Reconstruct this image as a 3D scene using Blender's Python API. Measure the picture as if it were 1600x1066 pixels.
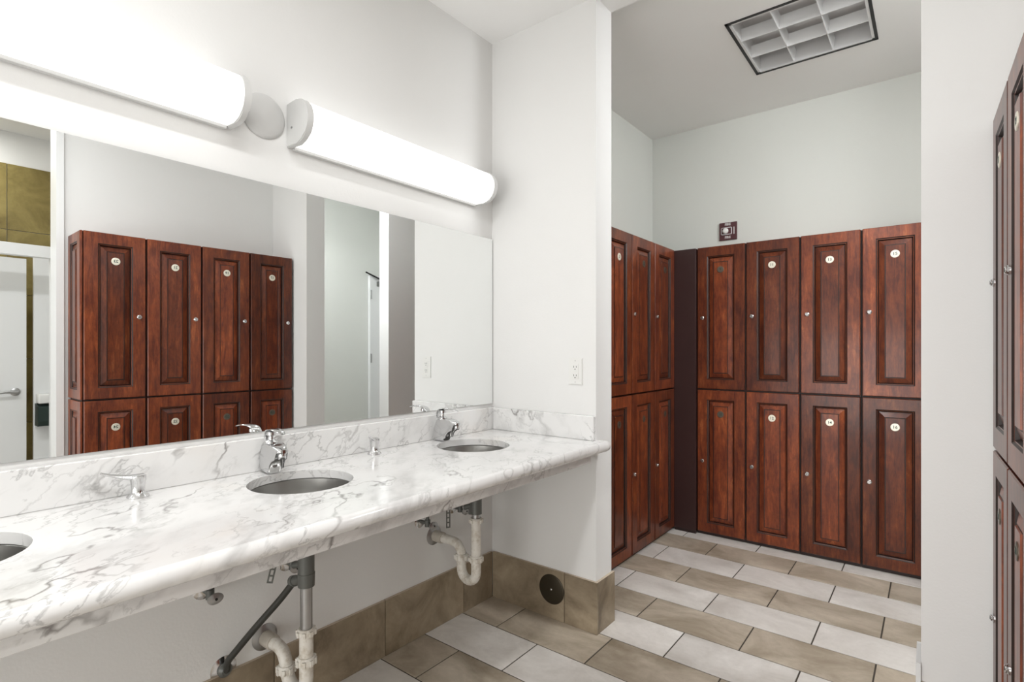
import bpy, bmesh, math, random
from mathutils import Vector, Matrix
random.seed(7)
S = bpy.context.scene
for o in list(bpy.data.objects): bpy.data.objects.remove(o)
COL = S.collection

# ------------------------------------------------------------------ camera
cam_d = bpy.data.cameras.new('camera'); cam = bpy.data.objects.new('camera', cam_d); COL.objects.link(cam)
cam.location = (0, 0, 1.25); cam.rotation_euler = (math.pi/2, 0, .6669)
cam_d.sensor_width = 36; cam_d.lens = 36*836.6/1600; cam_d.shift_y = 12.8/1600; cam_d.clip_start = .02
S.camera = cam
# ------------------------------------------------------------------ world, lights, exposure
W = bpy.data.worlds.new('world'); S.world = W; W.use_nodes = True
W.node_tree.nodes['Background'].inputs[0].default_value = (.9, .93, 1, 1)
W.node_tree.nodes['Background'].inputs[1].default_value = .3
S.view_settings.view_transform = 'Standard'; S.view_settings.look = 'None'
S.view_settings.gamma = 1; S.view_settings.use_curve_mapping = False
S.view_settings.exposure = .17
LAMP = 1.7
def area(name, loc, size, power, col=(1, 1, 1), rot=(0, 0, 0)):
    l = bpy.data.lights.new(name, 'AREA'); l.shape = 'RECTANGLE'; l.size, l.size_y = size
    l.energy = power; l.color = col
    o = bpy.data.objects.new(name, l); COL.objects.link(o); o.location = loc; o.rotation_euler = rot
    return o
area('ceiling_light_main', (-.50, .15, 2.79), (.14, 1.1), 21)
area('fill_light_rear', (-.50, -1.35, 2.79), (.6, 1.0), 10)  # unseen fill added overhead behind the camera to brighten the room
area('fill_light_low', (-.7, -2.15, .78), (1.6, 1.4), 36, (1, .985, .96), (math.pi/2, 0, 0))  # added upright fill panel, no doorway modelled; lifts the area under the counter
area('fill_light_corridor', (1.08, 2.45, 2.80), (.3, .4), 33, (.97, .985, 1), (0, .75, 0))  # unseen lamp added, tilted to send light into the alcove
area('fill_light_niche', (.05, 2.45, 2.855), (.3, .2), 8)  # extra out-of-view fill for the alcove, whose own fixture is off
area('fill_light_stall', (1.3, .3, 2.78), (.3, .5), 9, (1, .98, .93))  # added unseen fill so the stall room reads bright in the mirror

XM, YB, YP, XP = -1.763, 2.077, 2.219, -1.165      # mirror wall, end wall, its far side, its end
ZC, ZN = 2.80, 2.87                                # ceilings

# ------------------------------------------------------------------ materials
def mat(name, col=(.8, .8, .8), rough=.5, metal=0, **kw):
    m = bpy.data.materials.new(name); m.use_nodes = True
    b = m.node_tree.nodes['Principled BSDF']
    b.inputs['Base Color'].default_value = (*col, 1); b.inputs['Roughness'].default_value = rough
    b.inputs['Metallic'].default_value = metal
    for k, v in kw.items(): b.inputs[k].default_value = v
    return m
class G:
    """small node graph helper"""
    def __init__(s, m): s.t = m.node_tree; s.b = s.t.nodes['Principled BSDF']
    def n(s, typ, ins={}, **props):
        nd = s.t.nodes.new(typ)
        for k, v in props.items(): setattr(nd, k, v)
        for k, v in ins.items():
            if isinstance(v, bpy.types.NodeSocket): s.t.links.new(v, nd.inputs[k])
            else: nd.inputs[k].default_value = v
        return nd
    def link(s, a, b): s.t.links.new(a, b)
    def pos(s): return s.n('ShaderNodeNewGeometry').outputs['Position']
    def obj(s): return s.n('ShaderNodeTexCoord').outputs['Object']
    def rnd(s): return s.n('ShaderNodeObjectInfo').outputs['Random']
    def noise(s, vec, scale, detail=4, rough=.5, dist=0):
        return s.n('ShaderNodeTexNoise', {'Vector': vec, 'Scale': scale, 'Detail': detail, 'Roughness': rough, 'Distortion': dist}).outputs['Fac']
    def math(s, op, a, b=0., c=0.):
        return s.n('ShaderNodeMath', {0: a, 1: b, 2: c}, operation=op).outputs[0]
    def ramp(s, fac, stops):
        r = s.n('ShaderNodeValToRGB', {'Fac': fac}); e = r.color_ramp.elements
        while len(e) < len(stops): e.new(.5)
        for i, (p, c) in enumerate(stops):
            e[i].position = p; e[i].color = (*c, 1) if len(c) == 3 else c
        return r.outputs['Color']
    def mix(s, f, a, b, mode='MIX'):
        m = s.n('ShaderNodeMix', data_type='RGBA', blend_type=mode)
        for i, v in ((0, f), (6, a), (7, b)):
            if isinstance(v, bpy.types.NodeSocket): s.t.links.new(v, m.inputs[i])
            else: m.inputs[i].default_value = v if not isinstance(v, tuple) else ((*v, 1) if len(v) == 3 else v)
        return m.outputs[2]
    def scale(s, vec, v):
        return s.n('ShaderNodeVectorMath', {0: vec, 1: v}, operation='MULTIPLY').outputs[0]
    def add(s, a, b): return s.n('ShaderNodeVectorMath', {0: a, 1: b}, operation='ADD').outputs[0]
    def dot(s, a, v): return s.n('ShaderNodeVectorMath', {0: a, 1: v}, operation='DOT_PRODUCT').outputs['Value']
    def bump(s, h, strength=.2, dist=.002):
        self = s.n('ShaderNodeBump', {'Height': h, 'Strength': strength, 'Distance': dist}); s.link(self.outputs[0], s.b.inputs['Normal'])
    def color(s, c): s.link(c, s.b.inputs['Base Color'])

def paint(name, col, rough=.55, bump=.25):
    m = mat(name, col, rough); g = G(m); p = g.pos()
    n = g.noise(p, 2.2, 3); g.color(g.mix(n, tuple(c*.97 for c in col), tuple(min(1, c*1.02) for c in col)))
    g.bump(g.math('ADD', g.noise(p, 130, 3), g.math('MULTIPLY', g.noise(p, 18, 5, .6), 2.)), bump, .0012)
    return m
M_WALL = paint('wall_paint', (.81, .81, .80))
M_WALLN = paint('wall_paint_greenish', (.70, .715, .675))
M_CEIL = paint('ceiling_paint', (.92, .92, .91), .7, .15)
M_CEILN = paint('ceiling_paint_grey', (.92, .92, .90), .7, .15)
M_TRIM = mat('white_trim', (.82, .83, .83), .35)
M_GAP = mat('dark_joint', (.03, .026, .022), .8)
M_GROUT = mat('grout', (.055, .045, .035), .9)

def tile_mat(name, a, b, rough=.42):
    m = mat(name, a, rough); g = G(m); p = g.pos()
    r = g.rnd(); off = g.n('ShaderNodeCombineXYZ', {0: g.math('MULTIPLY', r, 31.), 1: g.math('MULTIPLY', r, 17.)}).outputs[0]
    q = g.add(p, off)
    n1 = g.noise(g.scale(q, (1, 1.5, 1.3)), 3.2, 6, .62, .6)
    c = g.ramp(n1, [(.32, a), (.52, tuple((x+y)/2 for x, y in zip(a, b))), (.72, b)])
    n2 = g.noise(q, 38, 4, .7)
    c = g.mix(g.math('MULTIPLY', g.math('SUBTRACT', n2, .45), .5), c, tuple(x*.6 for x in a))
    hsv = g.n('ShaderNodeHueSaturation', {'Color': c, 'Value': g.math('ADD', g.math('MULTIPLY', r, .14), .93)}).outputs[0]
    g.color(hsv); g.bump(n2, .12, .001)
    return m
M_TILE_L = tile_mat('floor_tile_light', (.55, .515, .475), (.80, .77, .735))
M_TILE_D = tile_mat('floor_tile_tan', (.28, .23, .165), (.62, .545, .45))
M_BASE = tile_mat('base_tile', (.15, .112, .07), (.44, .36, .255))
M_BASEEDGE = mat('base_tile_edge', (.55, .46, .36), .7)
M_OLIVE = tile_mat('olive_wall_tile', (.16, .115, .03), (.36, .29, .10))

def marble():
    m = mat('white_marble', (.80, .795, .785), .16); g = G(m); p = g.pos()
    def wobble(vec, sc, amt):
        w = g.n('ShaderNodeTexNoise', {'Vector': vec, 'Scale': sc, 'Detail': 5, 'Roughness': .6}).outputs['Color']
        return g.add(vec, g.scale(g.n('ShaderNodeVectorMath', {0: w, 1: (.5, .5, .5)}, operation='SUBTRACT').outputs[0], (amt, amt, amt)))
    e1 = Vector((-.50, .66, .56)).normalized(); e2 = Vector((.79, .61, 0)); e2 = (e2 - e1*e1.dot(e2)).normalized(); e3 = e1.cross(e2)
    def stretch(vec, k1, k2):
        return g.n('ShaderNodeCombineXYZ', {0: g.math('MULTIPLY', g.dot(vec, tuple(e1)), k1), 1: g.math('MULTIPLY', g.dot(vec, tuple(e2)), k2), 2: g.math('MULTIPLY', g.dot(vec, tuple(e3)), k2)}).outputs[0]
    pw = wobble(p, 9., .03)
    q = stretch(pw, .8, 6.5)
    def ridge(vec, scale, width, det):
        v = g.math('ABSOLUTE', g.math('SUBTRACT', g.noise(vec, scale, det, .55), .5))
        r = g.n('ShaderNodeMapRange', {0: v, 1: 0., 2: width, 3: 1., 4: 0.}).outputs[0]
        return r
    def mask(vec, scale, lo, hi):
        return g.n('ShaderNodeMapRange', {0: g.noise(vec, scale, 3), 1: lo, 2: hi}).outputs[0]
    q2 = stretch(p, 1.2, 3.)
    c = g.ramp(g.noise(q, 1.3, 6, .65), [(.32, (.75, .745, .74)), (.45, (.82, .817, .81)), (.7, (.83, .827, .82))])
    warm = g.math('MULTIPLY', mask(p, 1.9, .58, .74), .4)
    c = g.mix(warm, c, (.74, .62, .49))
    # soft smoky streaks, then fine hairlines, then a few dark bands
    c = g.mix(g.math('MULTIPLY', g.math('MULTIPLY', ridge(q, .9, .06, 7), mask(q2, 1.5, .45, .62)), .42), c, (.34, .335, .33))
    c = g.mix(g.math('MULTIPLY', g.math('MULTIPLY', ridge(q, 2.3, .022, 6), mask(q2, 1.9, .42, .60)), .55), c, (.30, .295, .29))
    c = g.mix(g.math('MULTIPLY', g.math('MULTIPLY', ridge(g.add(stretch(pw, .35, 4.6), (3.7, 1.9, .6)), 1.1, .017, 4), mask(q2, .9, .48, .60)), .8), c, (.16, .145, .135))
    g.color(c)
    g.b.inputs['Coat Weight'].default_value = .3
    return m
M_MARBLE = marble()

def wood(name, k=1.):
    m = mat(name, (.14, .04, .02), .3); g = G(m); p = g.pos()
    r = g.rnd(); off = g.n('ShaderNodeCombineXYZ', {0: g.math('MULTIPLY', r, 9.), 1: g.math('MULTIPLY', r, 5.), 2: g.math('MULTIPLY', r, 23.)}).outputs[0]
    q = g.add(p, off)
    grain = g.noise(g.scale(q, (9, 9, 1.1)), 6, 6, .65, .8)
    blot = g.noise(g.scale(q, (1.8, 1.8, .7)), 4.5, 8, .70, .5)
    f = g.math('ADD', g.math('MULTIPLY', grain, .45), g.math('MULTIPLY', blot, .55))
    c = g.ramp(f, [(.27, (.040*k, .010*k, .007*k)), (.43, (.095*k, .021*k, .010*k)), (.57, (.20*k, .047*k, .016*k)), (.72, (.42*k, .135*k, .045*k))])
    fl = g.noise(g.scale(q, (40, 40, 5)), 8, 3, .6)
    c = g.mix(g.math('MULTIPLY', g.math('MAXIMUM', g.math('SUBTRACT', fl, .48), 0.), 1.6), c, (.03*k, .012*k, .008*k))
    mot = g.n('ShaderNodeMapRange', {0: g.noise(q, 22, 5, .7), 1: .50, 2: .72, 3: 0., 4: .4}).outputs[0]
    c = g.mix(mot, c, (.05*k, .016*k, .010*k))
    hsv = g.n('ShaderNodeHueSaturation', {'Color': c, 'Value': g.math('ADD', g.math('MULTIPLY', r, .7), .62)}).outputs[0]
    g.color(hsv); g.bump(grain, .06, .001)
    b = g.b; b.inputs['Coat Weight'].default_value = .16; b.inputs['Coat Roughness'].default_value = .12; b.inputs['Specular IOR Level'].default_value = .3
    return m
M_WOOD = wood('cherry_wood', 1.15)
M_WOODD = mat('purple_brown_filler', (.040, .016, .015), .4)
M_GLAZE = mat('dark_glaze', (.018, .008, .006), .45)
M_CARC = mat('carcass_dark', (.022, .010, .008), .5)
M_CHROME = mat('chrome', (.68, .68, .685), .14, 1)
M_STEEL = mat('brushed_steel', (.42, .415, .40), .32, 1)
M_PIPE = mat('worn_chrome_pipe', (.42, .42, .42), .35, 1)
M_RUBBER = mat('dark_rubber_hose', (.03, .03, .025), .5)
M_GREYF = mat('grey_fitting', (.13, .135, .125), .45, .3)
def pvc():
    m = mat('white_pvc', (.74, .71, .65), .4); g = G(m)
    n = g.noise(g.pos(), 30, 5, .7); g.color(g.ramp(n, [(.35, (.55, .50, .42)), (.5, (.74, .71, .65)), (.7, (.78, .76, .71))])); return m
M_PVC = pvc()
M_PVCB = mat('beige_pvc', (.50, .46, .40), .45)
M_MIRROR = mat('mirror_silver', (.93, .945, .94), .0, 1)
M_MEDGE = mat('mirror_edge', (.16, .18, .18), .3, .5)
M_PLASTIC = mat('white_plastic', (.80, .80, .78), .35)
M_FIXT = mat('lamp_cap_grey', (.62, .62, .61), .4)
M_PLATE = mat('number_plate', (.86, .82, .70), .3, .35)
M_PLATE_SHADED = mat('number_plate_shaded', (.16, .14, .11), .35, .7)  # darker copy of the plate; lack of reflection put into its colour
M_INK = mat('dark_green_ink', (.03, .06, .045), .5)
M_BLACK = mat('black', (.01, .01, .01), .5)
M_BRONZE = mat('brown_bronze_cover', (.055, .045, .03), .38, .7)
M_FIRE = mat('maroon_plate', (.085, .025, .03), .4)
M_LOUV = mat('louver_silver', (.74, .74, .74), .3, .25)
M_DISP = mat('dark_green_plastic', (.02, .035, .03), .3)
M_GLOW = bpy.data.materials.new('lamp_diffuser'); M_GLOW.use_nodes = True
_t = M_GLOW.node_tree; _t.nodes.clear(); _e = _t.nodes.new('ShaderNodeEmission'); _e.inputs[0].default_value = (1, .985, .955, 1); _e.inputs[1].default_value = LAMP
_t.links.new(_e.outputs[0], _t.nodes.new('ShaderNodeOutputMaterial').inputs[0])

# ------------------------------------------------------------------ mesh helpers
def mesh(name, bm, mats, smooth=False):
    me = bpy.data.meshes.new(name); bmesh.ops.recalc_face_normals(bm, faces=bm.faces[:]) if not getattr(bm, 'keep', 0) else None
    bm.to_mesh(me); bm.free()
    for m in (mats if isinstance(mats, (list, tuple)) else [mats]): me.materials.append(m)
    if smooth:
        for p in me.polygons: p.use_smooth = True
        if smooth != 'all':
            try: me.set_sharp_from_angle(angle=math.radians(35))
            except Exception: pass
    return me
def put(name, me, parent=None, loc=(0, 0, 0), rot=(0, 0, 0), **props):
    o = bpy.data.objects.new(name, me); COL.objects.link(o); o.location = loc; o.rotation_euler = rot
    if parent: o.parent = parent
    for k, v in props.items(): o[k] = v
    return o
def thing(name, label, cat, loc=(0, 0, 0), rotz=0., group=None):
    o = put(name, None, None, loc, (0, 0, rotz), label=label, category=cat)
    o.empty_display_size = .05
    if group: o['group'] = group
    return o
def bx(bm, x0, x1, y0, y1, z0, z1, mi=0):
    v = [bm.verts.new((x, y, z)) for z in (z0, z1) for y in (y0, y1) for x in (x0, x1)]
    fs = []
    for f in ((0, 2, 3, 1), (4, 5, 7, 6), (0, 1, 5, 4), (2, 6, 7, 3), (0, 4, 6, 2), (1, 3, 7, 5)):
        q = bm.faces.new([v[i] for i in f]); q.material_index = mi; fs.append(q)
    return fs
def box_me(name, x0, x1, y0, y1, z0, z1, m, bev=0):
    bm = bmesh.new(); bx(bm, x0, x1, y0, y1, z0, z1)
    if bev: bmesh.ops.bevel(bm, geom=bm.edges[:], offset=bev, segments=1 if bev < .004 else 3, affect='EDGES', profile=.5)
    return mesh(name, bm, m, smooth=bev >= .004)
def lathe(bm, prof, seg=32, mi=0, M=None, cap=True):
    rings = []
    for r, z in prof:
        rings.append([bm.verts.new((r*math.cos(2*math.pi*i/seg), r*math.sin(2*math.pi*i/seg), z)) for i in range(seg)])
    nv = [v for R in rings for v in R]
    for a, b in zip(rings, rings[1:]):
        for i in range(seg):
            f = bm.faces.new((a[i], a[(i+1) % seg], b[(i+1) % seg], b[i])); f.material_index = mi
    if cap:
        for R, rev in ((rings[0], 1), (rings[-1], 0)):
            f = bm.faces.new(R[::-1] if rev else R); f.material_index = mi
    if M: bmesh.ops.transform(bm, matrix=M, verts=nv)
    return nv
def smooth_path(pts, n=8):
    P = [Vector(p) for p in pts]; out = []
    Q = [2*P[0]-P[1]] + P + [2*P[-1]-P[-2]]
    for i in range(1, len(Q)-2):
        a, b, c, d = Q[i-1:i+3]
        for k in range(n):
            t = k/n
            out.append(.5*((2*b)+(c-a)*t+(2*a-5*b+4*c-d)*t*t+(3*b-a-3*c+d)*t**3))
    out.append(P[-1]); return out
def tube(bm, pts, rad, seg=16, mi=0, flat=1., up=Vector((0, 0, 1))):
    """sweep; rad number or list; flat squashes the section along the frame's 2nd axis"""
    pts = [Vector(p) for p in pts]; n = len(pts)
    if not isinstance(rad, (list, tuple)): rad = [rad]*n
    elif len(rad) != n:
        R = rad; rad = []
        for i in range(n):
            t = i/(n-1)*(len(R)-1); k = min(int(t), len(R)-2); rad.append(R[k]+(R[k+1]-R[k])*(t-k))
    rings = []; nrm = None
    for i, p in enumerate(pts):
        t = (pts[min(i+1, n-1)]-pts[max(i-1, 0)]).normalized()
        if nrm is None:
            nrm = up.cross(t)
            if nrm.length < .01: nrm = Vector((1, 0, 0)).cross(t)
            nrm.normalize()
        else: nrm = (nrm - t*nrm.dot(t)).normalized()
        b = t.cross(nrm)
        rings.append([bm.verts.new(p + nrm*math.cos(2*math.pi*k/seg)*rad[i] + b*math.sin(2*math.pi*k/seg)*rad[i]*flat) for k in range(seg)])
    for a, b in zip(rings, rings[1:]):
        for k in range(seg):
            f = bm.faces.new((a[k], a[(k+1) % seg], b[(k+1) % seg], b[k])); f.material_index = mi
    for R in (rings[0][::-1], rings[-1]):
        f = bm.faces.new(R); f.material_index = mi
def text_faces(bm, s, size, M, mi=0, depth=.0006):
    cu = bpy.data.curves.new('t', 'FONT'); cu.body = s; cu.size = size; cu.align_x = 'CENTER'; cu.align_y = 'CENTER'; cu.extrude = depth; cu.resolution_u = 2; cu.offset = size*.02
    ob = bpy.data.objects.new('t', cu); COL.objects.link(ob)
    dg = bpy.context.evaluated_depsgraph_get(); me = bpy.data.meshes.new_from_object(ob.evaluated_get(dg))
    bpy.data.objects.remove(ob)
    n0 = len(bm.verts); f0 = len(bm.faces); bm.from_mesh(me); bm.verts.ensure_lookup_table(); bm.faces.ensure_lookup_table()
    bmesh.ops.transform(bm, matrix=M, verts=bm.verts[n0:])
    for f in bm.faces[f0:]: f.material_index = mi
    bpy.data.meshes.remove(me)
ROTX = Matrix.Rotation(math.pi/2, 4, 'X')           # local z -> -y (facing the viewer of a -y front)
def T(x, y, z): return Matrix.Translation((x, y, z))

# ------------------------------------------------------------------ structure
def struct(name, me, **k): return put(name, me, kind='structure', **k)
def sbox(name, x0, x1, y0, y1, z0, z1, m): return struct(name, box_me(name, x0, x1, y0, y1, z0, z1, m))
floor = sbox('floor', XM-.1, 1.85, -2.3, 4.4, -.12, -.003, M_GROUT)
wl = sbox('wall_left', XM-.1, XM, -2.3, YP, 0, 2.99, M_WALL)
wb = sbox('wall_back', XM, XP, YB, YP, 0, 2.99, M_WALL)
sbox('wall_front', XM, .44, -2.3, -2.2, 0, 2.99, M_WALL)
# right wall: solid beside the lockers, opening to the stall room, solid again behind the camera
sbox('wall_right', .44, .54, .828, YB, 0, ZC, M_WALL)
sbox('wall_right', .44, .54, -2.3, -.45, 0, ZC, M_WALL)
wr = sbox('wall_back', -.03, .54, YB, YP, 0, 2.99, M_WALL)
sbox('wall_left', XM-.1, -1.71, YP, 4.3, 0, 2.99, M_WALLN)
sbox('wall_back', -1.71, .39, 3.93, 4.03, 0, 2.99, M_WALLN)
sbox('wall_right', .39, .52, 3.14, 4.03, 0, 2.99, M_WALL)
sbox('wall_right', 1.45, 1.55, YP, 4.3, 0, 2.99, M_WALLN)
sbox('wall_back', .39, 1.45, 4.2, 4.3, 0, 2.99, M_WALLN)
sbox('wall_front', .54, 1.55, 2.119, YP, 0, 2.99, M_WALL)
sbox('wall_right', .54, .64, YB-.2, YP-.1, 0, ZC, M_WALL)
# ceilings
sbox('ceiling', XM, 1.85, -2.2, YP, ZC, 2.98, M_CEIL)
FX0, FX1, FY0, FY1 = -.82, -.225, 2.755, 3.375
bm = bmesh.new()
for a in ((XM, FX0, YP, 4.3), (FX1, 1.55, YP, 4.3), (FX0, FX1, YP, FY0), (FX0, FX1, FY1, 4.3)): bx(bm, *a, ZN, ZN+.02)
bx(bm, XM, 1.55, YP, 4.3, 3.0, 3.05)
struct('ceiling', mesh('ceiling', bm, M_CEILN))
# stall room beyond the opening
so = sbox('wall_right', 1.66, 1.76, -.6, 1.5, 0, ZC, M_WALL)
sbox('wall_front', .54, 1.66, -.6, -.5, 0, ZC, M_WALL)
sbox('wall_back', .54, 1.66, 1.4, 1.5, 0, ZC, M_WALL)
rows = [0, .26, .72, 1.18, 1.64, 2.10, 2.57]
for k in range(6):
    for j in range(3):
        put('wall_tile', box_me('wall_tile', 1.648, 1.66, -.5+.634*j+.002, -.5+.634*(j+1)-.002, rows[k]+.002, rows[k+1]-.002, M_OLIVE), so)
sbox('trim_1', .425, .555, .793, .828, 0, ZC, M_TRIM)
sbox('trim_2', .425, .555, -.45, -.40, 0, ZC, M_TRIM)

# floor tiles
PIT = .23888; Y1 = 2.0888; XT = -1.0915; WT = .4562
def tile_me(x0, x1, y0, y1, m):
    bm = bmesh.new(); g = .0030; x0 += g; x1 -= g; y0 += g; y1 -= g; b = .0012
    lo = [bm.verts.new((x, y, -.003)) for x, y in ((x0, y0), (x1, y0), (x1, y1), (x0, y1))]
    mi_ = [bm.verts.new((x, y, -b)) for x, y in ((x0, y0), (x1, y0), (x1, y1), (x0, y1))]
    hi = [bm.verts.new((x, y, 0)) for x, y in ((x0+b, y0+b), (x1-b, y0+b), (x1-b, y1-b), (x0+b, y1-b))]
    for a, c in ((lo, mi_), (mi_, hi)):
        for i in range(4): bm.faces.new((a[i], a[(i+1) % 4], c[(i+1) % 4], c[i]))
    bm.faces.new(hi)
    return mesh('floor_tile', bm, m)
for k in range(-11, 9):
    y0 = Y1 + PIT*k; y1 = y0+PIT
    if y1 > 4.0: y1 = 4.19
    dark = k % 2 != 0
    ph = 0 if k % 2 else WT/2
    xl, xr = (XM, 1.66) if k < 0 else (-1.71, 1.45)
    n = -2
    while True:
        a = XT + ph + WT*n; b = a + WT; n += 1
        if b <= xl+.02: continue
        if a >= xr-.02: break
        put('floor_tile', tile_me(max(a, xl), min(b, xr), y0, y1, M_TILE_D if dark else M_TILE_L), floor)

# base tiles: children of the wall they stand on
ZB = .228; TB = .012
def base(parent, x0, x1, y0, y1, top=ZB):
    bm = bmesh.new(); bx(bm, x0, x1, y0, y1, .001, top)
    for f in bm.faces:
        if f.calc_center_median().z > top-.002: f.material_index = 1
    put('base_tile', mesh('base_tile', bm, [M_BASE, M_BASEEDGE]), parent)
g = .0018
ys = [-2.2, -1.86, -1.396, -.932, -.468, -.004, .46, .925, 1.392, 1.855, YB-TB]
for a, b in zip(ys, ys[1:]): base(wl, XM, XM+TB, a+g, b-g)
for a, b in ((XM+TB, -1.322), (-1.322, XP+TB)): base(wb, a+g, b-(g if b < -1.3 else 0), YB-TB, YB)
base(wb, XP, XP+TB, YB+.001, YP+.01)
put('corner_strip', box_me('corner_strip', -.043, -.0305, YB-.012, YP, .001, .285, M_TRIM), wr)
base(wr, -.03, .16, YB-TB, YB)

# ------------------------------------------------------------------ mirror
mt = thing('wall_mirror', 'large frameless rectangular mirror above the marble backsplash', 'mirror', (XM, .9, .976))
bm = bmesh.new(); bx(bm, XM+.001, XM+.006, -1.2, YB-.006, .976, 1.806)
for f in bm.faces:
    f.material_index = 0 if f.normal.x > .9 or f.calc_center_median().x > XM+.0055 else 1
me = mesh('glass', bm, [M_MIRROR, M_MEDGE]); me.transform(Matrix.Translation((-XM, -.9, -.976))); put('glass', me, mt)

# ------------------------------------------------------------------ counter
ct = thing('vanity_counter', 'long veined white marble vanity countertop with three round sink cutouts', 'counter', (0, 0, 0))
SY = [.112, .887, 1.662]; SX = -1.515; SR = .152; CT = .848; CB = .806; CI = .822; NX = -1.10
bm = bmesh.new()
N = 40
yl, yr = -1.0, YB-.001
def flat_x(): return NX-.021
cuts = [yl] + [(SY[i]+SY[i+1])/2 for i in range(2)] + [yr]
for i, cy in enumerate(SY):
    a, b = cuts[i], cuts[i+1]; x0, x1 = XM, flat_x()
    # outer loop points matched by angle to the circle
    for z, rev in ((CT, 0), (CI, 1)):
        circ = []; outer = []
        angs = sorted(set([2*math.pi*k/N for k in range(N)] + [math.atan2(yy-cy, xx-SX) % (2*math.pi) for xx in (x0, x1) for yy in (a, b)]))
        for t in angs:
            c, s = math.cos(t), math.sin(t)
            circ.append(bm.verts.new((SX+SR*c, cy+SR*s, z)))
            k = min([(x1-SX)/c if c > 1e-9 else 1e9, (x0-SX)/c if c < -1e-9 else 1e9, (b-cy)/s if s > 1e-9 else 1e9, (a-cy)/s if s < -1e-9 else 1e9])
            outer.append(bm.verts.new((SX+k*c, cy+k*s, z)))
        m = len(angs)
        for k in range(m):
            bm.faces.new((circ[k], outer[k], outer[(k+1) % m], circ[(k+1) % m]))
        if rev:
            for k in range(m): bm.faces.new((topc[k], topc[(k+1) % m], circ[(k+1) % m], circ[k]))
        else: topc = circ
# bullnose front and returned right end
prof = [(flat_x(), CT)] + [(flat_x()+.021*math.sin(t*math.pi/10), (CT+CB)/2+.021*math.cos(t*math.pi/10)) for t in range(1, 10)] + [(flat_x(), CB)]
pa = [[bm.verts.new((x, y, z)) for x, z in prof] for y in (yl, yr)]
for i in range(len(prof)-1): bm.faces.new((pa[0][i], pa[0][i+1], pa[1][i+1], pa[1][i]))
for P_ in pa: bm.faces.new(P_)
bx(bm, flat_x()-.03, flat_x(), yl, yr, CB, CI)
bmesh.ops.remove_doubles(bm, verts=bm.verts[:], dist=.0004)
# little rounded tip that projects past the end of the stub wall
me = mesh('countertop', bm, M_MARBLE, smooth=True); put('countertop', me, ct)
bm = bmesh.new(); tv = []
prf = [(flat_x()+.021*math.sin(t*math.pi/10), (CT+CB)/2+.021*math.cos(t*math.pi/10)) for t in range(11)]
x0 = XP+TB*0+.0005
ringA = [bm.verts.new((x, YB-.001, z)) for x, z in [(x0, CT)]+prf+[(x0, CB)]]
ringB = [bm.verts.new((x if i in (0, len(prf)+1) else x-.004, YB+.02, z)) for i, (x, z) in enumerate([(x0, CT)]+prf+[(x0, CB)])]
for i in range(len(ringA)-1): bm.faces.new((ringA[i], ringA[i+1], ringB[i+1], ringB[i]))
bm.faces.new(ringA); bm.faces.new(ringB)
put('counter_tip', mesh('counter_tip', bm, M_MARBLE, smooth=True), ct)
put('apron', box_me('apron', -1.172, -1.15, -1.0, 2.005, .764, CI-.001, M_MARBLE, .0015), ct)
# backsplashes
put('backsplash', box_me('backsplash', XM, XM+.02, -1.0, YB-.0005, CT, .958, M_MARBLE, .0025), ct)
put('side_splash', box_me('side_splash', XM+.0205, XP-.002, YB-.02, YB, CT, .956, M_MARBLE, .0025), ct)
# wall cleat under the top
put('support_rail', box_me('support_rail', XM, XM+.02, -1.0, YB-.02, .77, CI, M_WALL, 0), ct)
# sinks
sn = ['cut by the left edge of the photo', 'the middle of the three sinks', 'the far one beside the wall outlet']
bm = bmesh.new()
pr = [(.172, CI-.001), (SR+.004, CI-.001), (SR+.001, CI-.004), (.150, CI-.025), (.142, CB-.06), (.122, CB-.105), (.085, CB-.135), (.045, CB-.146), (.030, CB-.148), (.028, CB-.152), (.0, CB-.152)]
pr2 = [(r+.0015 if r > .03 else r, z-.0015) for r, z in pr[::-1]]
lathe(bm, pr[:-1], 48, cap=False)
sink_me = None
vs = bm.verts[:]
f = bm.faces.new([v for v in bm.verts if abs(v.co.z-(CB-.152)) < 1e-5][::1])
sink_me = mesh('bowl', bm, M_STEEL, smooth=True)
bm = bmesh.new(); lathe(bm, [(.028, CB-.1505), (.028, CB-.1480), (.022, CB-.1470), (.018, CB-.1495), (.006, CB-.1495), (.004, CB-.146)], 24)
drain_me = mesh('drain', bm, M_CHROME, smooth=True)
for cy, s in zip(SY, sn):
    t = thing('sink', 'round brushed steel undermount sink, ' + s, 'sink', (SX, cy, 0), 0, 'sinks in the marble counter')
    put('bowl', sink_me, t); put('drain', drain_me, t)

# ------------------------------------------------------------------ faucets
bm = bmesh.new()
pf = [(-.030, 0), (.030, 0), (.033, .020), (.040, .040), (.055, .056), (.078, .066), (.100, .070), (.108, .076), (.107, .086), (.098, .091), (.070, .094), (.035, .097), (-.008, .097), (-.017, .088), (-.022, .055), (-.027, .025)]
def fw(x, z): return .026 if x < .035 else .026-(x-.035)*.13
A = [bm.verts.new((x, -fw(x, z), z)) for x, z in pf]; B = [bm.verts.new((x, fw(x, z), z)) for x, z in pf]
for i in range(len(pf)): bm.faces.new((A[i], A[(i+1) % len(pf)], B[(i+1) % len(pf)], B[i]))
fa = bm.faces.new(A); fb = bm.faces.new(B)
bmesh.ops.bevel(bm, geom=list(fa.edges)+list(fb.edges), offset=.0135, segments=5, affect='EDGES', profile=.5)
lathe(bm, [(.020, .094), (.020, .100), (.015, .106), (.008, .108)], 24, M=T(.004, 0, 0))
body_me = mesh('faucet_body', bm, M_CHROME, smooth=True)
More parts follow.
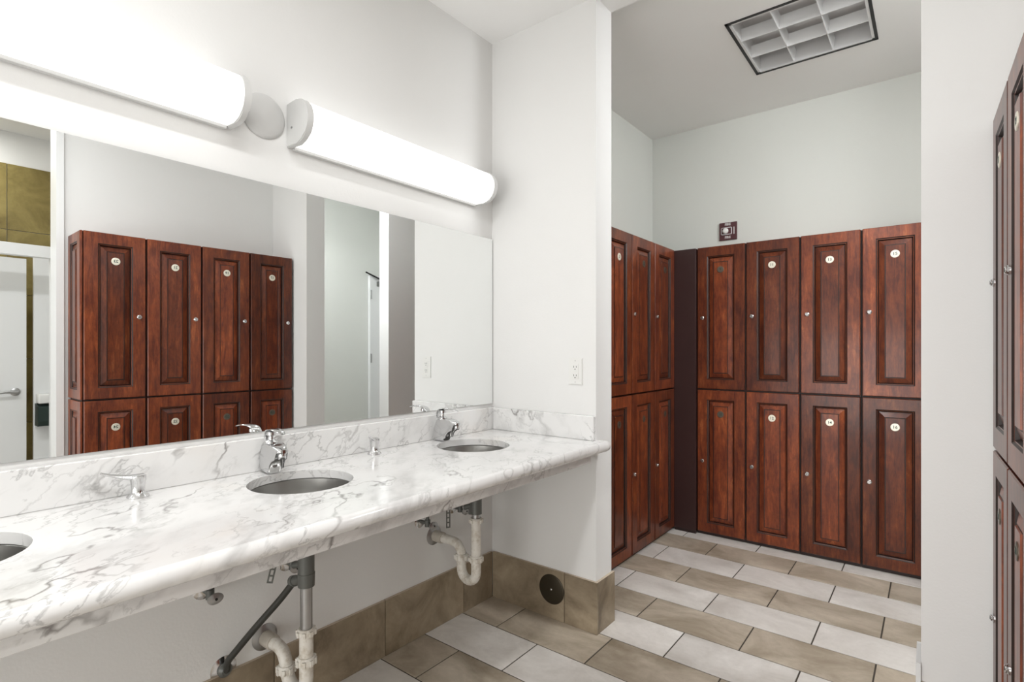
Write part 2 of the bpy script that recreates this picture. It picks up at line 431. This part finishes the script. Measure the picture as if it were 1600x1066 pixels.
bm = bmesh.new(); lathe(bm, [(.0115, .056), (.0125, .058), (.0125, .072), (.010, .078)], 20, M=T(.093, 0, 0)); aer_me = mesh('aerator', bm, M_CHROME, smooth=True)
bm = bmesh.new()
lathe(bm, [(.009, .104), (.008, .118), (.014, .122), (.014, .132), (.008, .136)], 18, M=T(.004, 0, 0))
tube(bm, smooth_path([(-.026, 0, .098), (-.025, 0, .115), (-.012, 0, .133), (.012, 0, .141), (.045, 0, .143), (.078, 0, .140), (.100, 0, .134)], 6), [.008, .013, .016, .017, .016, .013, .007], 16, flat=.22)
lev_me = mesh('lever', bm, M_CHROME, smooth=True)
bm = bmesh.new(); lathe(bm, [(.0085, 0), (.0085, .002), (.006, .003)], 18, M=T(.0335, 0, .028) @ Matrix.Rotation(math.pi/2-.25, 4, 'Y')); btn_me = mesh('badge', bm, M_PIPE, smooth=True)
for cy, lab, rz in ((SY[0], 'chrome single lever faucet behind the sink at the left edge', 0), (SY[1], 'chrome single lever faucet behind the middle sink, arched lever pointing forward', -.12), (SY[2], 'chrome single lever faucet behind the far sink near the corner', -.02)):
    if cy == SY[0]: continue
    t = thing('faucet', lab, 'faucet', (-1.702, cy, CT+.0004), rz, 'faucets along the backsplash')
    put('faucet_body', body_me, t); put('aerator', aer_me, t); put('lever', lev_me, t); put('badge', btn_me, t)
bm = bmesh.new(); lathe(bm, [(.026, 0), (.026, .003), (.017, .012), (.0155, .016), (.0165, .034), (.0190, .050), (.0190, .058), (.015, .060)], 28); sb = mesh('dispenser_body', bm, M_CHROME, smooth=True)
bm = bmesh.new(); tube(bm, smooth_path([(-.012, 0, .055), (.02, 0, .056), (.05, 0, .064), (.082, 0, .076)], 5), [.014, .012, .008, .005], 14, flat=.6); sp = mesh('nozzle', bm, M_CHROME, smooth=True)
for (x, y, rz, lab) in ((-1.700, .515, -math.pi/2-.15, 'chrome deck soap dispenser with long nozzle, between the left and middle sinks'), (-1.684, 1.287, -1.05, 'small chrome deck soap dispenser between the middle and far sinks')):
    t = thing('soap_dispenser', lab, 'soap dispenser', (x, y, CT+.0004), rz, 'soap dispensers on the counter')
    put('dispenser_body', sb, t); o = put('nozzle', sp, t)
    if y > 1: o.scale = (.62, 1, 1)

# ------------------------------------------------------------------ vanity lights
def vanity_light(y0, y1, lab):
    t = thing('vanity_light', lab, 'wall light', (XM, (y0+y1)/2, 1.95), 0, 'vanity lights over the mirror')
    L = (y1-y0)/2; H = .150; D = .135; R = H/2
    def prof(sc=1., back=.012):
        pts = [(back, -R*sc)]
        ex = D-R*.95
        pts += [(ex+(R*.95)*sc*math.cos(a), R*sc*math.sin(a)) for a in [(-math.pi/2+math.pi*k/18) for k in range(19)]]
        pts += [(back, R*sc)]
        return [(x, z+R) for x, z in pts]
    def ext(name, pr, ya, yb, m, bev=0):
        bm = bmesh.new(); A = [bm.verts.new((x, ya, z)) for x, z in pr]; B = [bm.verts.new((x, yb, z)) for x, z in pr]; n = len(pr)
        for i in range(n): bm.faces.new((A[i], A[(i+1) % n], B[(i+1) % n], B[i]))
        bm.faces.new(A); bm.faces.new(B)
        if bev:
            es = [e for e in bm.edges if abs(e.verts[0].co.y-e.verts[1].co.y) < 1e-6]
            bmesh.ops.bevel(bm, geom=es, offset=bev, segments=2, affect='EDGES')
        return put(name, mesh(name, bm, m, smooth=True), t)
    ext('diffuser', prof(.955, .018), -L+.02, L-.02, M_GLOW)
    c1 = ext('end_cap', prof(1.0, .0), -L, -L+.022, M_FIXT, .003); c2 = ext('end_cap', prof(1.0, .0), L-.022, L, M_FIXT, .003)
    put('back_plate', box_me('back_plate', 0, .017, -L+.022, L-.022, -.006, H+.002, M_FIXT, .001), t)
    bm = bmesh.new(); lathe(bm, [(.004, 0), (.004, .002), (.002, .003)], 10, M=T(.035, -L, .06) @ Matrix.Rotation(math.pi/2, 4, 'X')); put('screw', mesh('screw', bm, M_PIPE), c1)
vanity_light(-.19, .791, 'long half-round glowing white wall light, the nearer one at the left above the mirror')
vanity_light(.975, 1.958, 'half-round glowing white wall light, the farther one ending at the corner')
t = thing('junction_cover', 'round domed white cover plate on the wall between the two vanity lights', 'cover plate', (XM, .893, 2.030))
bm = bmesh.new(); lathe(bm, [(.072, 0), (.074, .002), (.073, .006), (.066, .012), (.045, .019), (.02, .022), (.002, .0225)], 48, M=Matrix.Rotation(math.pi/2, 4, 'Y')); put('cover_disc', mesh('cover_disc', bm, M_FIXT, smooth='all'), t)

# ------------------------------------------------------------------ lockers
LW = .3135; LT = 1.935; LM = .980
def panel_door(name, w, h, stile=.071, th=.021):
    """frame with a stepped recess; raised centre panel returned as second mesh. front at y=0, body towards +y"""
    bm = bmesh.new()
    def ring(ix, iz, y): return [bm.verts.new(p) for p in ((ix, y, iz), (w-ix, y, iz), (w-ix, y, h-iz), (ix, y, h-iz))]
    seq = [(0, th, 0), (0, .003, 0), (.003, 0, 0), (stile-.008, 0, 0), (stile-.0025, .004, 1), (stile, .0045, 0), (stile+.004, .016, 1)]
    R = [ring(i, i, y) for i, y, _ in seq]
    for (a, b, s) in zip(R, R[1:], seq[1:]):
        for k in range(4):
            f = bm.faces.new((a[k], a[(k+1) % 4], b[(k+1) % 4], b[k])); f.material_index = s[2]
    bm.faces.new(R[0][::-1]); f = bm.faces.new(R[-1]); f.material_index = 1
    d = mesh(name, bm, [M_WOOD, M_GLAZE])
    bm = bmesh.new(); s = stile+.0045
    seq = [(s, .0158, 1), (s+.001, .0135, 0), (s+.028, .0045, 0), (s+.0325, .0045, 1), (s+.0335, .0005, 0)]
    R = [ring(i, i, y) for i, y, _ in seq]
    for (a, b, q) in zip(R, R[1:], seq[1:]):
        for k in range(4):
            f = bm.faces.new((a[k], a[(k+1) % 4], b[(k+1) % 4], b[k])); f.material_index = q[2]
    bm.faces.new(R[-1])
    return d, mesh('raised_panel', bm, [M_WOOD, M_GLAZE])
lock_bm = bmesh.new(); lathe(lock_bm, [(.0125, 0), (.0125, .003), (.0095, .005), (.0095, .007), (.008, .009)], 20, M=ROTX)
bx(lock_bm, -.001, .001, -.0097, -.0085, -.005, .005, 1); lock_me = mesh('lock', lock_bm, [M_CHROME, M_BLACK], smooth=True)
def plate_me(num, mtl):
    bm = bmesh.new(); lathe(bm, [(.0215, 0), (.0215, .0012), (.0195, .0022)], 28, M=ROTX)
    lathe(bm, [(.0190, .0020), (.0190, .0024)], 28, M=ROTX)
    text_faces(bm, str(num), .023, T(0, -.0026, 0) @ ROTX, 1, .0003)
    return mesh('number_plate', bm, [mtl, M_INK])
door_cache = {}
def locker(loc, rz, w, nums, label, group, shaded=(0, 0), depth=.296):
    t = thing('locker_column', label, 'locker', loc, rz, group)
    bm = bmesh.new(); bx(bm, .001, w-.001, .021, depth, .0, LT-.004); put('carcass', mesh('carcass', bm, M_CARC), t)
    put('top_board', box_me('top_board', .001, w-.001, .0215, depth, LT-.004, LT, M_WOOD), t)
    for k, (z0, z1) in enumerate(((LM+.005, LT), (.022, LM-.005))):
        dw = w-.011; key = (round(dw, 4), k)
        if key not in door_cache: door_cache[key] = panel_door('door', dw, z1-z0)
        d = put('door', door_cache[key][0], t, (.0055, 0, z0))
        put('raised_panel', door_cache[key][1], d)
        put('number_plate', plate_me(nums[k], M_PLATE_SHADED if shaded[k] else M_PLATE), d, (dw/2, .0005, z1-z0-.157))
        put('lock', lock_me, d, (.032, 0, (z1-z0)/2))
    return t
gb = 'cherry lockers along the back wall'
pos = ['first from the corner filler, lock covers dull plates', 'second from the corner', 'third from the corner, lower door orange-brown', 'rightmost, partly behind the white wall']
for i in range(4):
    n = 9+2*i
    locker((-1.264+LW*i, 3.634, 0), 0, LW, (n, n+1), f'back wall cherry wood locker column numbered {n} over {n+1}, ' + ['beside the corner filler', 'second from the corner', 'below and right of the fire sign', 'rightmost by the white wall'][i], gb, ((1, 1), (0, 0), (0, 0), (0, 0))[i])
gl = 'cherry lockers on the left side of the alcove'
for i in range(3):
    n = 3+2*i
    locker((-1.409, 2.614+.332*i, 0), math.pi/2, .332, (n, n+1), f'left side alcove cherry locker column numbered {n} over {n+1}, ' + ['nearest, half hidden by the stub wall', 'middle of the three', 'farthest, in the inner corner'][i], gl, ((0, 1), (1, 1), (1, 1))[i], .29)
gr = 'cherry lockers on the right wall facing the mirror'
tilt = .022; far = Vector((.134, 2.066)); dirn = Vector((math.sin(tilt), -math.cos(tilt)))
labs = ['farthest of four, directly at the right edge against the white wall', 'second from the white wall', 'third from the white wall', 'nearest of four, with panelled end side seen in the mirror']
W4 = .3035
for i in range(4):
    p = far + dirn*W4*i; n = 17+2*i
    t = locker((p.x, p.y, 0), -math.pi/2+tilt, W4, (n, n+1), f'right wall cherry locker column numbered {n} over {n+1}, ' + labs[i], gr, ((0, 1), (0, 1), (0, 0), (0, 0))[i], .27); t.scale = (1, 1, .985)
    if i == 3:
        for k, (z0, z1) in enumerate(((LM+.005, LT), (.022, LM-.005))):
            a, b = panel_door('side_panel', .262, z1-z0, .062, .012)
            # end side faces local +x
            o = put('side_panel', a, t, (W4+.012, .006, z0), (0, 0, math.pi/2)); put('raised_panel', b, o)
t = thing('corner_filler', 'plain dark cherry corner filler panel between the left and back lockers', 'panel', (-1.409, 3.6135, 0))
put('panel_board', box_me('panel_board', -.10, .144, 0, .12, .02, LT-.003, M_WOODD, .001), t)
put('toe_board', box_me('toe_board', .0, .144, .004, .02, 0, .02, M_CARC), t)

# ------------------------------------------------------------------ fixture in the alcove ceiling
t = thing('recessed_troffer', 'square unlit ceiling light with silver louver grid and black frame gap', 'ceiling light', ((FX0+FX1)/2, (FY0+FY1)/2, ZN))
hx, hy = (FX1-FX0)/2, (FY1-FY0)/2
bm = bmesh.new()
for a in ((-hx, -hx+.014, -hy, hy), (hx-.014, hx, -hy, hy), (-hx, hx, -hy, -hy+.014), (-hx, hx, hy-.014, hy)): bx(bm, *a, -.004, .02)
put('frame', mesh('frame', bm, M_BLACK), t)
h1, h2 = hx-.0145, hy-.0145
bm = bmesh.new()
for a in ((-h1, -h1+.012, -h2, h2), (h1-.012, h1, -h2, h2), (-h1, h1, -h2, -h2+.012), (-h1, h1, h2-.012, h2)): bx(bm, *a, -.002, .075)
put('louver_rim', mesh('louver_rim', bm, M_LOUV), t)
bm = bmesh.new(); bx(bm, -h1, h1, -h2, h2, .118, .124)
for s in (-1, 1):
    bx(bm, min(s*h1, s*(h1-.004)), max(s*h1, s*(h1-.004)), -h2, h2, .075, .118); bx(bm, -h1, h1, min(s*h2, s*(h2-.004)), max(s*h2, s*(h2-.004)), .075, .118)
put('reflector_tray', mesh('reflector_tray', bm, M_LOUV), t)
def blade(along, c, wd):
    bm = bmesh.new(); L = (h2 if along == 'y' else h1)-.012
    for (za, wa), (zb, wb_) in (((0, .002), (.06, wd)),):
        v = [bm.verts.new((u, l, z)) for l in (-L, L) for z, ww in ((za, wa), (zb, wb_)) for u in (-ww, ww)]
        for f in ((0, 1, 3, 2), (4, 6, 7, 5), (0, 4, 5, 1), (2, 3, 7, 6), (0, 2, 6, 4), (1, 5, 7, 3)): bm.faces.new([v[i] for i in f])
    put('louver_blade', mesh('louver_blade', bm, M_LOUV), t, (c, 0, 0) if along == 'y' else (0, c, 0), (0, 0, 0) if along == 'y' else (0, 0, math.pi/2))
for s in (-1, 1):
    blade('y', s*h1/3, .012); blade('x', s*h2/3, .014)
for s in (-.2, 0, .2):
    bm = bmesh.new(); tube(bm, [(-h1+.02, s, .098), (h1-.02, s, .098)], .0125, 12); put('fluorescent_tube', mesh('fluorescent_tube', bm, M_PLASTIC, smooth=True), t)

# ------------------------------------------------------------------ fire strobe plate
t = thing('fire_strobe', 'square maroon fire alarm strobe plate reading FIRE twice above the back lockers', 'fire alarm', (-1.142, 3.93, 2.085))
bm = bmesh.new(); bx(bm, -.060, .060, -.012, 0, -.062, .062); bmesh.ops.bevel(bm, geom=bm.edges[:], offset=.0015, segments=1, affect='EDGES')
pl = put('plate', mesh('plate', bm, M_FIRE), t)
bm = bmesh.new()
text_faces(bm, 'FIRE', .022, T(-.001, -.0125, .047) @ ROTX); put('lettering', mesh('lettering', bm, M_PLASTIC), pl)
bm = bmesh.new(); text_faces(bm, 'FIRE', .022, T(-.001, -.0125, -.044) @ ROTX); put('lettering', mesh('lettering', bm, M_PLASTIC), pl)
bm = bmesh.new()
bx(bm, -.046, .028, -.018, -.012, -.025, .027); bmesh.ops.bevel(bm, geom=bm.edges[:], offset=.004, segments=2, affect='EDGES')
put('housing_ring', mesh('housing_ring', bm, M_LOUV, smooth=True), t)
bm = bmesh.new(); bx(bm, -.041, .023, -.0195, -.0175, -.020, .022); put('recess', mesh('recess', bm, M_FIRE), t)
bm = bmesh.new(); lathe(bm, [(.020, 0), (.0195, .006), (.014, .013), (.005, .016)], 24, M=T(-.014, -.019, .001) @ ROTX); put('strobe_lens', mesh('strobe_lens', bm, M_PLASTIC, smooth=True), t)
put('slot_bar', box_me('slot_bar', .039, .044, -.0145, -.012, -.024, .026, M_PLASTIC), t)

# ------------------------------------------------------------------ duplex outlet
t = thing('wall_outlet', 'white duplex wall outlet above the side splash', 'outlet', (-1.268, YB, 1.150))
bm = bmesh.new(); bx(bm, -.0365, .0365, -.006, 0, -.0605, .0605); bmesh.ops.bevel(bm, geom=[e for e in bm.edges if (e.verts[0].co.y+e.verts[1].co.y) < -.011], offset=.003, segments=2, affect='EDGES')
put('cover_plate', mesh('cover_plate', bm, M_PLASTIC, smooth=True), t)
put('receptacle', box_me('receptacle', -.0165, .0165, -.0078, -.0055, -.0335, .0335, M_PLASTIC, .0007), t)
for s in (-1, 1):
    bm = bmesh.new(); z = s*.019
    bx(bm, -.0075, -.0055, -.0082, -.0075, z-.003, z+.006); bx(bm, .0055, .0075, -.0082, -.0075, z-.002, z+.005)
    lathe(bm, [(.0026, 0), (.0026, .0006)], 10, M=T(0, -.0076, z-.009) @ ROTX)
    put('slots', mesh('slots', bm, M_BLACK), t)
bm = bmesh.new()
bx(bm, -.006, .006, -.0088, -.0075, .0005, .005); bx(bm, -.006, .006, -.0088, -.0075, -.005, -.0005)
put('test_buttons', mesh('test_buttons', bm, M_PLASTIC), t)
for z in (-.048, .048): bm = bmesh.new(); lathe(bm, [(.0032, 0), (.0032, .001)], 10, M=T(0, -.0055, z) @ ROTX); put('screw', mesh('screw', bm, M_FIXT), t)

# ------------------------------------------------------------------ cleanout cover
t = thing('cleanout_cover', 'round dark bronze access cover on the base tile of the stub wall', 'cover plate', (-1.391, YB-TB, .137))
bm = bmesh.new(); lathe(bm, [(.068, 0), (.068, .003), (.064, .005)], 48, M=ROTX); put('cover_disc', mesh('cover_disc', bm, M_BRONZE, smooth=True), t)
bm = bmesh.new(); lathe(bm, [(.005, .004), (.005, .006), (.003, .0075)], 14, M=ROTX); put('screw', mesh('screw', bm, M_CHROME, smooth=True), t)

# ------------------------------------------------------------------ drains under the counter
def ringnut(bm, x, y, z, r, h, M=None):
    """slip nut with lugs, axis z"""
    base_ = T(x, y, z) if M is None else M
    lathe(bm, [(r*.82, -h/2), (r, -h/2), (r, h/2*.4), (r*.86, h/2)], 24, M=base_)
    for k in range(8):
        a = k*math.pi/4; n0 = len(bm.verts)
        bx(bm, r*.9, r*1.14, -.0045, .0045, -h/2, h/2*.5); bm.verts.ensure_lookup_table()
        bmesh.ops.transform(bm, matrix=base_ @ Matrix.Rotation(a, 4, 'Z'), verts=bm.verts[n0:])
def drain(cy, znut, znut2, zbot, xup, zup, zwall, lab, ferrule=False):
    t = thing('drain_trap', lab, 'drain pipe', (0, 0, 0), 0, 'sink drains under the counter'); x = -1.508
    ztop = CB-.155
    bm = bmesh.new(); lathe(bm, [(.030, ztop), (.030, ztop-.012), (.024, ztop-.02), (.024, .572), (.0265, .570), (.0265, .598), (.0265, .562), (.022, .560)][0:4]+[(.0245, .560), (.018, .559)], 24, M=T(x, cy, 0)); put('drain_coupling', mesh('drain_coupling', bm, M_GREYF, smooth=True), t)
    bm = bmesh.new(); tube(bm, [(x, cy, .562), (x, cy, znut-.02)], .0178, 24); tp = put('tailpiece', mesh('tailpiece', bm, M_PIPE, smooth=True), t)
    bm = bmesh.new(); tube(bm, [(x-.018, cy+.004, ztop-.06), (x-.06, cy-.006, ztop-.075)], .011, 12); tube(bm, [(x-.03, cy, ztop-.055), (x-.035, cy, ztop-.10)], .007, 10); put('popup_rod_nut', mesh('popup_rod_nut', bm, M_GREYF, smooth=True), t)
    r = .0205
    bm = bmesh.new()
    xm_ = (x+xup)/2; rr = abs(x-xup)/2
    pts = [(x, cy, znut-.004), (x, cy, zbot+rr+.02)]
    pts += [(xm_+rr*math.cos(a), cy, zbot+rr-rr*math.sin(a)) for a in [math.pi*k/12 for k in range(13)]]
    pts += [(xup, cy, zup+.002)]
    tube(bm, pts, r, 24); put('trap_bend', mesh('trap_bend', bm, M_PVC, smooth=True), t)
    bm = bmesh.new(); ringnut(bm, x, cy, znut, .0265, .020); put('slip_nut', mesh('slip_nut', bm, M_PVC), t)
    bm = bmesh.new(); ringnut(bm, x, cy, znut2, .0275, .024); put('slip_nut', mesh('slip_nut', bm, M_PVC), t)
    bm = bmesh.new(); ringnut(bm, xup, cy, zup, .0275, .024); put('slip_nut', mesh('slip_nut', bm, M_PVC), t)
    bm = bmesh.new()
    xe = XM+.055
    pts = smooth_path([(xup, cy, zup), (xup-.004, cy, zup+.022), (xup-.022, cy, zwall-.008), (xup-.048, cy, zwall), (xe, cy, zwall)] if xup-.048 > xe+.004 else [(xup, cy, zup), (xup-.006, cy, zup+.03), (xup-.030, cy, zwall-.003), (xe, cy, zwall)], 6)
    tube(bm, pts, .0195, 24); put('trap_arm', mesh('trap_arm', bm, M_PVC, smooth=True), t)
    bm = bmesh.new(); tube(bm, [(xe+.006, cy, zwall), (xe+.001, cy, zwall), (xe, cy, zwall), (XM+.004, cy, zwall)], [.0225, .0245, .0245, .0245], 24); put('wall_stub', mesh('wall_stub', bm, M_PVCB, smooth=True), t)
    bm = bmesh.new(); lathe(bm, [(.043, 0), (.043, .002), (.036, .006), (.026, .010)], 36, M=T(XM, cy, zwall) @ Matrix.Rotation(math.pi/2, 4, 'Y')); put('escutcheon', mesh('escutcheon', bm, M_PIPE, smooth=True), t)
    if ferrule:
        bm = bmesh.new(); lathe(bm, [(.019, -.025), (.0245, -.022), (.0255, .018), (.020, .022)], 24, M=T(x, cy, .548)); tube(bm, [(x-.012, cy-.002, .545), (x-.055, cy-.012, .530)], .015, 16)
        lathe(bm, [(.017, 0), (.017, .018)], 16, M=T(x-.045, cy-.010, .533) @ Matrix.Rotation(-1.9, 4, 'Y')); put('branch_tee', mesh('branch_tee', bm, M_GREYF, smooth=True), t)
        bm = bmesh.new()
        tube(bm, smooth_path([(x-.050, cy-.011, .530), (x-.09, cy-.036, .470), (x-.15, cy-.080, .385), (x-.205, cy-.118, .305), (x-.226, cy-.132, .272), (XM+.022, cy-.132, .245), (XM+.003, cy-.133, .240)], 6), .0105, 16)
        put('branch_hose', mesh('branch_hose', bm, M_RUBBER, smooth=True), t)
        bm = bmesh.new(); lathe(bm, [(.040, 0), (.040, .002), (.030, .005), (.018, .007)], 32, M=T(XM, cy-.133, .240) @ Matrix.Rotation(math.pi/2, 4, 'Y')); put('escutcheon', mesh('escutcheon', bm, M_CHROME, smooth=True), t)
        bm = bmesh.new(); lathe(bm, [(.020, .004), (.022, .014), (.014, .024)], 20, M=T(XM, cy-.133, .240) @ Matrix.Rotation(math.pi/2, 4, 'Y')); put('hose_nut', mesh('hose_nut', bm, M_GREYF, smooth=True), t)
drain(.898, .388, .300, .185, -1.625, .232, .285, 'grey and white drain trap with dark diagonal hose, under the middle sink', True)
drain(1.672, .533, .372, .270, -1.592, .362, .415, 'white plastic drain trap with bare steel tailpiece, under the far sink')

def stop_valve(y, z, lab, out=.05, side=.03):
    t = thing('shutoff_valve', lab, 'valve', (XM, y, z), 0, 'shutoff valves under the counter')
    RY = Matrix.Rotation(math.pi/2, 4, 'Y')
    bm = bmesh.new(); lathe(bm, [(.030, 0), (.030, .002), (.022, .006), (.010, .008)], 28, M=RY); put('escutcheon', mesh('escutcheon', bm, M_CHROME, smooth=True), t)
    bm = bmesh.new(); tube(bm, [(.004, 0, 0), (out, 0, 0)], .0075, 14); lathe(bm, [(.012, -.014), (.012, .014)], 16, M=T(out, 0, 0)); tube(bm, [(out, 0, .01), (out, 0, .032)], .007, 12); put('valve_body', mesh('valve_body', bm, M_GREYF, smooth=True), t)
    bm = bmesh.new(); tube(bm, smooth_path([(out, 0, .028), (out+.002, .004, .10), (out-.01, .01, .20), (out-.02, .03, .268)], 6), .005, 10); put('supply_tube', mesh('supply_tube', bm, M_PIPE, smooth=True), t)
    bm = bmesh.new(); tube(bm, [(out, 0, 0), (out+side, 0, -.004)], .006, 12); put('stem', mesh('stem', bm, M_GREYF, smooth=True), t)
    bm = bmesh.new(); n0 = lathe(bm, [(.010, 0), (.022, .002), (.023, .008), (.012, .012), (.004, .013)], 24, M=T(out+side, 0, -.004) @ RY)
    for v in n0: v.co.z = -.004+(v.co.z+.004)*.72
    h = put('oval_handle', mesh('oval_handle', bm, M_PIPE, smooth=True), t)
    bm = bmesh.new(); lathe(bm, [(.004, .012), (.004, .0145)], 10, M=T(out+side, 0, -.004) @ RY); put('screw', mesh('screw', bm, M_BLACK), h)
stop_valve(.705, .512, 'chrome shutoff valve on the wall left of the middle drain')
stop_valve(.975, .512, 'chrome shutoff valve just behind the middle drain pipe', .04, .02)
stop_valve(1.588, .500, 'chrome shutoff valve left of the far drain, above its wall plate')
stop_valve(1.790, .515, 'chrome shutoff valve close to the far drain pipe, nearer the corner')
def strap(y, z, lab, tilt_):
    t = thing('hanger_strap', lab, 'strap', (-1.60, y, z), 0, 'perforated hanger straps'); t.rotation_euler = (-tilt_, 0, -.49)
    bm = bmesh.new()
    n = 5; L = .10; w = .009; ys_ = -w
    for k in range(n):
        a = -L+L/n*k
        bx(bm, -.001, .001, -w, w, a, a+.005); bx(bm, -.001, .001, -w, -w*.45, a+.005, a+L/n); bx(bm, -.001, .001, w*.45, w, a+.005, a+L/n)
    bx(bm, -.001, .001, -w, w, -.001, .06)
    put('strap_band', mesh('strap_band', bm, M_GREYF), t)
strap(.855, .625, 'short perforated steel strap hanging left of the middle drain', .22)
strap(1.60, .60, 'short perforated steel strap hanging left of the far drain', .0)

# ------------------------------------------------------------------ seen only in the mirror: stall room and corridor door
t = thing('stall_frame', 'white stall door frame beyond the opening, seen at the left of the mirror', 'door frame', (1.0, 0, 0))
put('header', box_me('header', -.03, .03, -.495, .878, 1.838, 1.912, M_TRIM, .002), t)
put('jamb', box_me('jamb', -.03, .03, .878, .915, 0, 1.912, M_TRIM, .002), t)
d = sbox('door_1', 1.29, 1.325, .10, .811, .02, 1.858, M_TRIM)
bm = bmesh.new(); lathe(bm, [(.026, 0), (.026, .006), (.020, .010), (.010, .012), (.010, .04)], 24, M=T(1.29, .755, .966) @ Matrix.Rotation(-math.pi/2, 4, 'Y')); tube(bm, [(1.25, .765, .966), (1.25, .70, .968), (1.25, .655, .960)], [.010, .009, .007], 12); put('door_handle', mesh('door_handle', bm, M_PIPE, smooth=True), d)
t = thing('stall_partition', 'white stall partition panel beside the olive tiles, seen in the mirror', 'partition', (1.30, .85, 0))
put('partition_board', box_me('partition_board', 0, .03, 0, .545, .50, 1.90, M_TRIM, .002), t)
put('bottom_rail', box_me('bottom_rail', -.012, .03, 0, .545, .47, .50, M_TRIM, .002), t)
t = thing('paper_dispenser', 'white and dark green paper dispenser on the stall partition, seen in the mirror', 'dispenser', (1.30, .90, .73))
bm = bmesh.new(); pr = [(0, 0), (-.09, 0), (-.10, .03), (-.10, .13), (0, .15)]
A = [bm.verts.new((x, -.045, z)) for x, z in pr]; B = [bm.verts.new((x, .10, z)) for x, z in pr]
for i in range(5): bm.faces.new((A[i], A[(i+1) % 5], B[(i+1) % 5], B[i]))
bm.faces.new(A); bm.faces.new(B)
put('dispenser_case', mesh('dispenser_case', bm, M_DISP), t)
put('dispenser_lid', box_me('dispenser_lid', -.085, 0, -.04, .10, .151, .215, M_PLASTIC, .008), t)
# corridor door leaf with closer
d = sbox('door_2', 1.405, 1.446, 3.70, 4.15, .01, 2.07, M_TRIM)
for z in (.3, 1.15, 1.86):
    bm = bmesh.new(); tube(bm, [(1.400, 3.712, z-.05), (1.400, 3.712, z+.05)], .008, 10); put('hinge', mesh('hinge', bm, M_PIPE, smooth=True), d)
bm = bmesh.new(); bx(bm, 1.36, 1.405, 3.79, 3.98, 1.955, 2.01); c = put('door_closer', mesh('door_closer', bm, M_GREYF), d)
bm = bmesh.new(); tube(bm, [(1.37, 3.86, 2.02), (1.40, 3.64, 2.10)], .009, 8); tube(bm, [(1.37, 3.86, 2.00), (1.37, 3.86, 2.03)], .012, 8); put('closer_arm', mesh('closer_arm', bm, M_BLACK), d)
